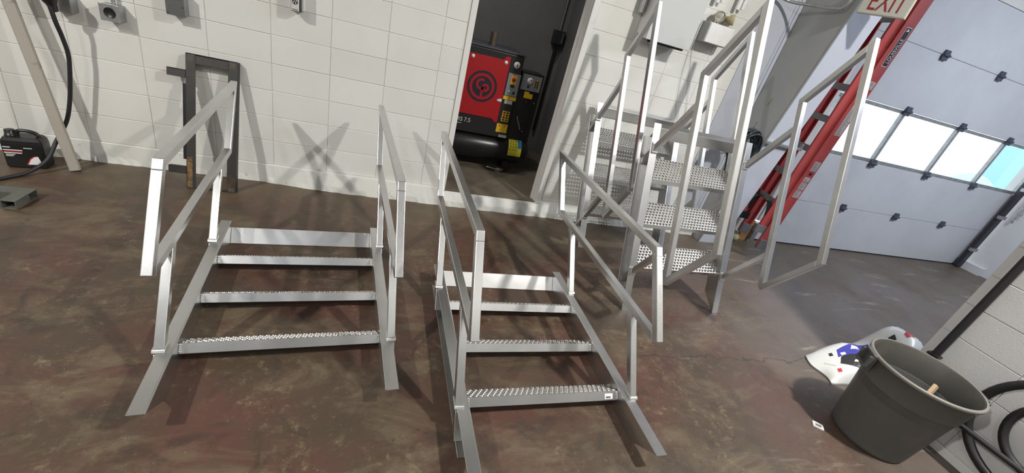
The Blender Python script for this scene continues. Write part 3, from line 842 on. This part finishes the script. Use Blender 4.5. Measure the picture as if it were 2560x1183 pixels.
# curved brace under the lowest rung and the shoes
for s, y in ((1, YN), (-1, YF)):
    c = []
    for k in range(9):
        a = math.radians(90*k/8); c.append((.04, y + s*(.028 + .11*(1-math.sin(a))), .48 - .20*(1-math.cos(a))))
    B = MB()
    for k in range(8):
        p0, p1 = Vector(c[k]), Vector(c[k+1]); q0 = Vector((.04, y + s*.008, p0.z)); q1 = Vector((.04, y + s*.008, p1.z))
        vs = [v + Vector((dx, 0, 0)) for dx in (-.02, .02) for v in (p0, p1, q1, q0)]
        B.add(vs, [(0,1,2,3),(7,6,5,4),(0,4,5,1),(1,5,6,2),(2,6,7,3),(3,7,4,0)])
    B.build('brace', BLACK, ld)
    MB().box(-.012, .10, min(y - s*.012, y + s*.035), max(y - s*.012, y + s*.035), .15, .235).build('fly_shoe', LSHOE if s == 1 else BLACK, ld, bevel=.003)
    MB().box(.095, .205, min(y - s*.034, y + s*.012), max(y - s*.034, y + s*.012), -.03, .085).build('base_shoe', LSHOE, ld, bevel=.003)
# brand plate and warning labels on the near rail (faces the room)
def rp(u, z, dy=0.0): return Vector((.105 + u + lx(z), YN - .0225 - dy, z))
upv = (rp(0, 1) - rp(0, 0)).normalized(); xv = Vector((1, 0, 0)); nv = Vector((0, -1, 0))
def plate(u0, u1, z0, z1, mt, name, d=.0008):
    c = (rp(u0, z0) + rp(u1, z1))/2
    MB().add([rp(u0, z0, d), rp(u1, z0, d), rp(u1, z1, d), rp(u0, z1, d), rp(u0, z0, 0), rp(u1, z0, 0), rp(u1, z1, 0), rp(u0, z1, 0)],
             [(0,1,2,3),(7,6,5,4),(0,4,5,1),(1,5,6,2),(2,6,7,3),(3,7,4,0)]).build(name, mt, ld)
plate(.020, .070, 1.955, 2.285, PRINTW, 'brand_border', .0006); plate(.023, .067, 1.960, 2.280, NAVY, 'brand_plate', .0012)
text('brand_lettering', 'LOUISVILLE', .040, PRINTW, rp(.060, 1.985, .0013), upv, (-1, 0, 0), ld, .0003, 1.05, .98)
MB().prism([(rp(.030, 2.25).x, 2.25), (rp(.060, 2.25).x, 2.252), (rp(.045, 2.27).x, 2.275)], YN - .0238, YN - .0232, 'y').build('brand_mark', PRINTW, ld)
for z0, z1 in ((.62, .70), (.71, .79), (.80, .85), (.92, 1.02), (1.30, 1.62), (1.75, 1.82)):
    plate(.012, .076, z0, z1, mat('ladder_label', (.50, .46, .46), .5), 'warning_label')
    zz = z0 + .01
    while zz < z1 - .012:
        plate(.018, .018 + .05*random.uniform(.5, 1), zz, zz + .005, mat('ladder_ink', (.16, .14, .16), .5), 'label_line', .0011); zz += .014
plate(.030, .058, .875, .90, NAVY, 'label_square')
hk = thing('ladder_hook', 'steel hook bar bolted across the column front holding the ladder', 'bracket', (4.40, -.40, 1.24))
MB().box(-.03, .44, -.020, .010, 0, .028).build('bar', GALV, hk, bevel=.003)
MB().box(.415, .44, -.020, .010, .028, .07).build('hook_tip', GALV, hk, bevel=.003)

# coil of dark hose on the column
cl = thing('hose_coil', 'coil of dark hose hanging on the grey column', 'hose', (4.15, -.43, 1.145))
rn = random.Random(11)
B = MB()
for k in range(12):
    pts = []
    ox, oz, oy = rn.uniform(-.02, .02), rn.uniform(-.02, .02), -.045 + .011*k
    rx, rz = .110 + rn.uniform(-.022, .016), .172 + rn.uniform(-.03, .02)
    for j in range(28):
        a = 2*math.pi*j/28; pts.append((ox + rx*math.cos(a) + .02*math.sin(a), oy + .006*math.sin(3*a + k), oz + rz*math.sin(a)))
    B.tube(pts, .0095, 8, closed=True)
B.build('loops', HOSE, cl)
B = MB()
B.tube(smooth_path([(-.07, 0, -.06), (-.14, -.02, -.02), (-.165, -.01, -.10), (-.13, 0, -.17), (-.10, .01, -.24)], 6), .007, 8)
B.tube(smooth_path([(-.08, .01, .0), (-.12, 0, -.05), (-.115, 0, -.15), (-.08, .01, -.22)], 6), .007, 8)
B.build('loose_end', HOSE, cl)
MB().tube([(.252, .12, .14), (.02, .05, .145), (-.02, .02, .16), (-.02, .0, .27)], .007, 8).build('peg', GALV, cl)
for k in range(3): MB().tube(smooth_path([(.075, -.06 + .03*k, -.09 + .01*k), (.10, -.03 + .02*k, -.12), (.06, .02, -.16)], 4), .006, 6).build('strap', HOSE, cl)

# foot of the overhead door jamb: bare wood, steel angle, foam
tag(MB().prism([(5.13, .0), (5.255, .0), (5.26, .275), (5.19, .285), (5.13, .23)], -.03, .045, 'y').build('wood_block', WOOD2, bevel=.003), 'bare brown wood block at the foot of the white door jamb', 'wood block')
tag(MB().box(5.27, 5.38, -.035, .05, 0, .25).box(5.27, 5.29, -.07, -.035, .03, .25).build('steel_angle', GALV, bevel=.003), 'grey steel angle beside the wood block at the jamb foot', 'bracket')
fm = MB().lathe([(.001, .0), (.065, .0), (.075, .04), (.060, .085), (.03, .11), (.001, .115)], 14, (5.04, -.02, 0))
tag(fm.build('foam_lump', FOAM), 'lump of yellow spray foam at the foot of the column', 'foam')

# ------------------------------------------------------------------ compressor in the room behind
cp = thing('air_compressor', 'black and red air compressor on a tank in the dark doorway', 'compressor', (1.75, .75, .125))
ox, oz = -1.75, -.125
DARKB = mat('compressor_black', (.016, .016, .018), .42)
def cbx(name, x0, x1, y0, y1, z0, z1, mt, par=cp, bv=.004): return MB().box(x0+ox, x1+ox, y0, y1, z0+oz, z1+oz).build(name, mt, par, bevel=bv)
cab_ = cbx('cabinet', 1.28, 2.14, .0, .62, .52, 1.385, DARKB, bv=.012)
cbx('top_lid', 1.27, 2.15, -.01, .63, 1.386, 1.402, mat('lid_grey', (.05, .055, .07), .45), bv=.004)
rp_ = [(1.30, .72), (1.938, .715), (1.96, .683), (1.995, .683), (1.995, 1.354), (1.95, 1.352), (1.927, 1.315), (1.30, 1.312)]
door_ = MB().prism([(a+ox, b+oz) for a, b in rp_], -.010, -.0005, 'y').build('red_door', RED, cp)
def ring(x, z, r0, r1, y, mt, name, par, a0=0, a1=360, n=40):
    B = MB(); vs = []; k = n + 1
    for i in range(k):
        a = math.radians(a0 + (a1-a0)*i/n)
        for r in (r0, r1): vs += [(x+ox + r*math.cos(a), y, z+oz + r*math.sin(a)), (x+ox + r*math.cos(a), y + .001, z+oz + r*math.sin(a))]
    fs = []
    for i in range(n):
        a = i*4; b = a+4
        fs += [(a, b, b+2, a+2), (a+1, a+3, b+3, b+1), (a, a+1, b+1, b), (a+2, b+2, b+3, a+3)]
    return B.add(vs, fs).build(name, mt, par)
lx0, lz0 = 1.760, 1.018
ring(lx0, lz0, .132, .157, -.0115, NAVY, 'emblem_ring', door_)
ring(lx0, lz0, .0005, .103, -.0115, NAVY, 'emblem_disc', door_)
ring(lx0 - .012, lz0 + .022, .034, .056, -.0125, RED, 'emblem_letter', door_, 62, 300, 24)
ring(lx0 + .036, lz0 - .006, .018, .040, -.0125, RED, 'emblem_letter', door_, -170, 185, 24)
MB().prism([(lx0-.006+ox, lz0-.100+oz), (lx0+.016+ox, lz0-.102+oz), (lx0+.016+ox, lz0+.0+oz), (lx0-.006+ox, lz0+.0+oz)], -.0125, -.0115, 'y').build('emblem_letter', RED, door_)
def knob(x, z, r, mt, y=-.010, par=cp, name='latch'):
    return MB().lathe([(.0005, .008), (r*.6, .008), (r*.7, .005), (r, .004), (r, 0)], 18, (x+ox, y, z+oz), RX).build(name, mt, par)
knob(1.955, 1.294, .018, PRINTW); knob(1.612, 1.285, .018, PRINTW); knob(1.955, .93-.015, .012, PRINTW); cbx('square_label', 1.965-.0, 1.995, -.0115, -.0102, .905, .935, PRINTW, bv=0)
knob(2.074, 1.293, .033, PRINTW, -.0005, name='gauge'); MB().prism([(2.070+ox, 1.275+oz), (2.080+ox, 1.275+oz), (2.077+ox, 1.312+oz), (2.073+ox, 1.312+oz)], -.0098, -.009, 'y').build('gauge_needle', PRINTK, cp)
def lab(name, x0, x1, z0, z1, mt, y=-.0012, d=.001, par=cp): return MB().box(x0+ox, x1+ox, y, y+d, z0+oz, z1+oz).build(name, mt, par)
cpan = lab('control_panel', 2.012, 2.143, .980, 1.207, PANELG, -.004, .0035)
lab('switch_plate', 2.045, 2.107, 1.10, 1.19, YEL, -.0055, .0012); knob(2.076, 1.150, .022, PRINTR, -.006, name='switch_knob')
lab('display', 2.052, 2.098, 1.068, 1.094, PRINTK, -.0052, .001); knob(2.103, 1.020, .015, PRINTK, -.004, name='button'); knob(2.050, 1.026, .008, PRINTW, -.004, name='button')
lab('yellow_label', 2.005, 2.146, .938, .975, YEL, -.003, .0025); lab('white_label', 2.03, 2.115, .895, .934, LGREY)
lab('exclamation', 2.068, 2.074, .944, .968, PRINTR, -.0036, .0006)
wl_ = lab('warning_label', 2.037, 2.115, .705, .817, YEL, -.0016, .0012)
for i in range(2):
    for j in range(4):
        lab('warning_icon', 2.044 + .037*i, 2.070 + .037*i, .713 + .026*j, .731 + .026*j, PRINTR if (i == 0 and j == 2) else PRINTK, -.0022, .0006)
lab('yellow_label', 2.005, 2.128, .582, .676, YEL); lab('white_label', 2.05, 2.14, .528, .558, LGREY)
for dx in (.03, .09): lab('icon', 2.005+dx-.008, 2.005+dx+.008, .648, .662, PRINTR, -.0018, .0006)
text('model_lettering', 'RS 7.5', .062, PRINTW, (1.565+ox, -.0008, .630+oz), (1,0,0), (0,0,1), cp, .0004, 1.0, .92)
lab('underline', 1.57, 1.62, .605, .611, LGREY)
# side cabinet with a second panel
cbx('side_box', 2.145, 2.42, .06, .55, .50, 1.10, DARKB, bv=.01)
cbx('side_housing', 2.165, 2.415, .052, .30, 1.055, 1.245, BLACK, bv=.006)
lab('side_panel', 2.18, 2.397, 1.066, 1.226, PANELG, .049, .0028)
knob(2.268, 1.166, .032, PRINTW, .0485, name='dial'); MB().prism([(2.268+ox, 1.166+oz), (2.272+ox, 1.188+oz), (2.288+ox, 1.172+oz)], .039, .040, 'y').build('dial_pointer', PRINTK, cp)
lab('black_key', 2.250, 2.274, 1.092, 1.120, PRINTK, .0478, .001)
lab('sticker', 2.322, 2.374, 1.10, 1.19, mat('label_dull', (.45, .36, .10), .5), .0478, .001)
for i in range(2):
    for j in range(3): lab('sticker_icon', 2.328 + .024*i, 2.344 + .024*i, 1.106 + .026*j, 1.126 + .026*j, PRINTK, .047, .0006)
MB().prism([(a+ox, b+oz) for a, b in ((2.238, .985), (2.335, .985), (2.335, 1.035), (2.29, 1.035), (2.29, 1.053), (2.238, 1.053))], .045, .0515, 'y').build('yellow_label', YEL, cp)
for x, z in ((2.285, .945), (2.375, .945), (2.32, .62)): knob(x, z, .006, BRASS, .0598, name='bolt')
MB().tube([(2.215+ox, .03, .78+oz)] + [(2.24+ox + .04*math.sin(t), .02, .72+oz - .06*t) for t in (0, .6, 1.2)], .008, 8).build('hose', GALV, cp)
# tank
Mt = Matrix.Rotation(math.pi/2, 3, 'Y')
tz, ty, tr0 = .375, .12, .150
MB().lathe([(.001, -.66), (.07, -.65), (.12, -.62), (tr0, -.56), (tr0, .56), (.12, .625), (.07, .655), (.001, .665)], 40, (1.80+ox, ty, tz+oz), Mt).build('tank', mat('tank_black', (.014, .014, .015), .30), cp)
tg = MB(); vs = []; 
for i in range(9):
    a = math.radians(95 + 95*i/8)
    yy, zz = ty + (tr0+.001)*math.cos(a), tz + oz + (tr0+.001)*math.sin(a)
    vs += [(2.19+ox, yy, zz), (2.345+ox, yy, zz), (2.290+ox, yy, zz)]
tg.add([v for i in range(9) for v in (vs[3*i], vs[3*i+1])], [(2*i, 2*i+1, 2*i+3, 2*i+2) for i in range(8)])
tg.build('yellow_tag', mat('tag_yellow', (.62, .55, .03), .5), cp)
bl = MB(); pts = []
for i in range(5):
    a = math.radians(100 + 55*i/4); yy, zz = ty + (tr0+.002)*math.cos(a), tz + oz + (tr0+.002)*math.sin(a)
    pts += [(2.300+ox, yy, zz), (2.343+ox, yy, zz)]
bl.add(pts, [(2*i, 2*i+1, 2*i+3, 2*i+2) for i in range(4)]); bl.build('blue_tag', SKYBLUE, cp)
ik = MB()
for i in range(5):
    for j in range(3):
        a = math.radians(112 + 12*i); yy, zz = ty + (tr0+.0022)*math.cos(a), tz + oz + (tr0+.0022)*math.sin(a)
        a2 = math.radians(118 + 12*i); y2, z2 = ty + (tr0+.0022)*math.cos(a2), tz + oz + (tr0+.0022)*math.sin(a2)
        x0 = 2.205 + .030*j + .006*(i % 2)
        ik.add([(x0+ox, yy, zz), (x0+.016+ox, yy, zz), (x0+.013+ox, y2, z2), (x0+.003+ox, y2, z2)], [(0, 1, 2, 3)])
ik.build('tag_print', mat('tag_ink', (.20, .17, .02), .5), cp)
for x in (1.40, 2.20): 
    for y in (.02, .22): MB().box(x-.03+ox, x+.03+ox, y-.012, y+.012, 0, .14).build('leg', BLACK, cp)
MB().tube([(1.835+ox, .25, 1.402+oz), (1.835+ox, .25, 1.53+oz)], .036, 18).build('outlet_pipe', mat('pipe_brown', (.13, .105, .075), .45, .4), cp)
vl = thing('drain_valve', 'small metal drain valve with a red handle under the compressor tank', 'valve', (2.13, .76, .128))
MB().tube([(-.13, .02, .03), (-.05, .01, .022), (0, 0, .02), (.06, 0, .02)], .010, 8).build('pipe', BRASS, vl)
MB().box(-.03, .03, -.022, .022, 0, .045).build('body', BRASS, vl, bevel=.006)
MB().box(.03, .065, -.012, .012, .03, .042).build('handle', PRINTR, vl, bevel=.003)
# conduit and switch on the back wall of the room
sw = thing('conduit_switch', 'dark switch box with conduit on the back wall of the compressor room', 'switch', (2.845, 1.94, 1.60))
MB().tube([(0, -.03, .10), (0, -.03, 1.4)], .013, 10).build('conduit', GALV, sw)
MB().tube([(0, -.03, -1.2), (0, -.03, -.06)], .020, 10).build('conduit', BLACK, sw)
MB().box(-.075, .075, -.075, -.0, -.06, .10).build('box', mat('switch_dark', (.035, .035, .04), .4), sw, bevel=.006)
MB().box(.03, .042, -.10, -.076, -.04, .08).build('lever', GALV, sw)
MB().tube(smooth_path([(.05, -.03, -.06), (.05, -.035, -.14), (.03, -.035, -.22), (.0, -.035, -.28)], 5), .007, 8).build('loop', BLACK, sw)

# ------------------------------------------------------------------ bin and the things around it
bn_ = thing('trash_bin', 'round dark grey plastic trash bin by the partition wall', 'trash bin', (3.87, -2.645, 0), (0, 0, .95))
HB = .555
prof = [(.001, .004), (.185, .004), (.196, .010), (.200, .030), (.236, .395), (.2375, .400), (.243, .402), (.244, .408), (.2565, .530), (.262, .533)]
prof += [(.270, .536), (.272, .548), (.268, .555), (.258, .555), (.252, .545), (.2385, .41), (.195, .03), (.185, .016), (.001, .014)]
MB().lathe(prof[:10] , 56).build('body', BIN, bn_)
MB().lathe(prof[9:14], 56).build('rim', BINRIM, bn_)
MB().lathe(prof[13:], 56).build('liner_wall', mat('bin_inside', (.065, .062, .056), .55, noise=(4, (.10, .095, .085), .45, .75)), bn_)
for s in (1, -1):
    H = MB()
    H.box(-.055, .055, .262, .285, .535, .550); H.box(-.055, .055, .258, .270, .44, .535)
    H.box(-.055, -.042, .270, .300, .455, .536); H.box(.042, .055, .270, .300, .455, .536); H.box(-.055, .055, .290, .302, .455, .475)
    o = H.build('handle', BIN, bn_, bevel=.004)
    if s < 0: o.rotation_euler[2] = math.pi
tag(MB().obox((3.85, -2.73, .30), (.5, .2, .85), (.2, -1, .1), (.85, 0, -.5), .22, .009, .020).build('wood_offcut', mat('pine', (.50, .36, .22), .6), bevel=.002), 'pale wood offcut standing inside the bin', 'wood scrap')
tag(MB().obox((3.90, -2.62, .17), (.2, 1, .4), (1, -.2, .1), (0, -.4, 1), .12, .05, .008).build('dark_scrap', BLACKR, bevel=.002), 'dark scrap piece inside the bin', 'scrap')

# bag of salt lying behind the bin
bag = thing('salt_bag', 'white plastic sack with a blue car print behind the bin', 'bag', (4.42, -2.12, 0), (0, 0, .02))
B = MB(); NX, NY = 30, 16
def bagz(u, v):
    e = min(1., (u/.30)**1.5 if u < .30 else 1.)*(1-max(0, 2*u-1)**3.0)*(1-abs(2*v-1)**4.5)
    t = min(1., max(0., (u-.42)/.26)); t = t*t*(3-2*t)
    return .012 + max(e, 0)**.5*(.165 + .20*t) + .006*math.sin(17*u + 5*v)*max(e, 0) + .010*t*math.sin(31*u + 13*v)*max(e, 0)
def bagp(u, v, top=True):
    wd = .30 + .05*math.sin(3*u)
    x = -.37 + .98*u + (.02*math.sin(7*v) if u in (0, 1) else 0); y = (v-.5)*wd*(1 - .10*(2*u-1)**2) + .01*math.sin(9*u)
    x += .04*(v-.5)
    return (x, y, bagz(u, v) if top else .004)
vs = [bagp(i/NX, j/NY) for i in range(NX+1) for j in range(NY+1)]
B.add(vs, [(i*(NY+1)+j, (i+1)*(NY+1)+j, (i+1)*(NY+1)+j+1, i*(NY+1)+j+1) for i in range(NX) for j in range(NY)], True)
vs = [bagp(i/NX, j/NY, False) for i in range(NX+1) for j in range(NY+1)]
B.add(vs, [(i*(NY+1)+j+1, (i+1)*(NY+1)+j+1, (i+1)*(NY+1)+j, i*(NY+1)+j) for i in range(NX) for j in range(NY)], True)
B.build('sack', BAG, bag)
def print_on(name, poly, mt, lift=.0022):
    """poly in sack (u,v): laid on the curved top as a fan of small triangles"""
    P = MB(); n = len(poly); cu = sum(p[0] for p in poly)/n; cv = sum(p[1] for p in poly)/n
    R = 5; rings = []
    for k in range(R+1):
        t = k/R; ring_ = []
        for i in range(n):
            for h in range(4):
                a, b = poly[i], poly[(i+1) % n]; q = (a[0] + (b[0]-a[0])*h/4, a[1] + (b[1]-a[1])*h/4)
                x, y, z = bagp((cu + (q[0]-cu)*t)*.80, cv + (q[1]-cv)*t); ring_.append((x, y, z + lift))
        rings.append(ring_)
    m_ = len(rings[0]); vs = [v for r in rings for v in r]
    P.add(vs, [(k*m_+i, k*m_+(i+1) % m_, (k+1)*m_+(i+1) % m_, (k+1)*m_+i) for k in range(R) for i in range(m_)])
    P.build(name, mt, bag)
print_on('print_black', [(.17, .36), (.30, .12), (.60, .10), (.60, .50), (.30, .55), (.22, .50)], PRINTK, .0016)
print_on('print_blue', [(.20, .52), (.30, .50), (.44, .34), (.60, .40), (.60, .70), (.46, .80), (.36, .74), (.24, .70)], PRINTB, .0024)
print_on('print_white', [(.34, .60), (.42, .56), (.46, .68), (.40, .72)], PRINTW, .0032)
print_on('print_white', [(.46, .46), (.58, .46), (.58, .51), (.46, .50)], PRINTW, .0032)
print_on('print_white', [(.28, .30), (.42, .16), (.44, .19), (.30, .34)], PRINTW, .0032)
print_on('print_white', [(.235, .53), (.275, .52), (.28, .58), (.24, .60)], PRINTW, .0032)
print_on('print_ring', [(.145, .62), (.175, .60), (.185, .68), (.155, .70)], PRINTK)
print_on('print_red', [(.10, .18), (.13, .16), (.14, .25), (.11, .27)], PRINTR)
print_on('print_grey', [(.06, .52), (.12, .34), (.13, .36), (.07, .55)], LGREY)
print_on('print_red', [(.80, .40), (.90, .34), (.92, .40), (.84, .52), (.80, .48)], PRINTR)
print_on('print_black', [(.70, .50), (.74, .48), (.75, .58), (.71, .60)], PRINTK)

# little plastic clip on the floor
cpz = MB()
for (a, b, c, d) in ((-.030, .030, -.022, -.012), (-.030, .030, .012, .022), (-.030, -.018, -.012, .012), (.018, .030, -.012, .012)):
    cpz.box(a, b, c, d, 0, .012)
o = tag(cpz.build('plastic_clip', PRINTW, bevel=.002), 'small white plastic clip on the floor before the bin', 'clip')
o.location = (3.534, -2.569, .0005); o.rotation_euler = (0, 0, -.7)

# black pipe, hoses and rod on the partition wall
pp = thing('black_pipe', 'straight black pipe standing against the partition wall', 'pipe', (4.295, -2.47, 0))
MB().tube([(0, 0, .001), (0, 0, 3.2)], .022, 14).build('pipe', BLACKR, pp)
for z in (.5, 1.6, 2.7): MB().box(-.03, .024, -.03, .03, z, z + .015).build('strap', BLACK, pp)
hc = thing('black_hose', 'black rubber hose coiled on the partition wall beside the bin', 'hose', (4.27, -3.10, .45))
B = MB(); B.tube([(.0, .335*math.cos(2*math.pi*k/48), .335*math.sin(2*math.pi*k/48)) for k in range(48)], .024, 12, closed=True); B.build('outer_loop', BLACKR, hc)
B = MB(); B.tube([(.0, .195*math.cos(2*math.pi*k/40), .02 + .205*math.sin(2*math.pi*k/40)) for k in range(40)], .021, 12, closed=True); B.build('inner_loop', BLACKR, hc)
MB().box(.0, .058, -.03, .03, .28, .31).build('hanger', GALV, hc)
tag(MB().tube([(4.225, -2.76, .275), (4.225, -3.6, .30)], .016, 12).box(4.225, 4.328, -3.5, -3.48, .29, .305).build('black_rod', BLACKR), 'black rod fixed across the hose coil on the partition wall', 'rod')

# scrap plate leaning behind the standing stairs
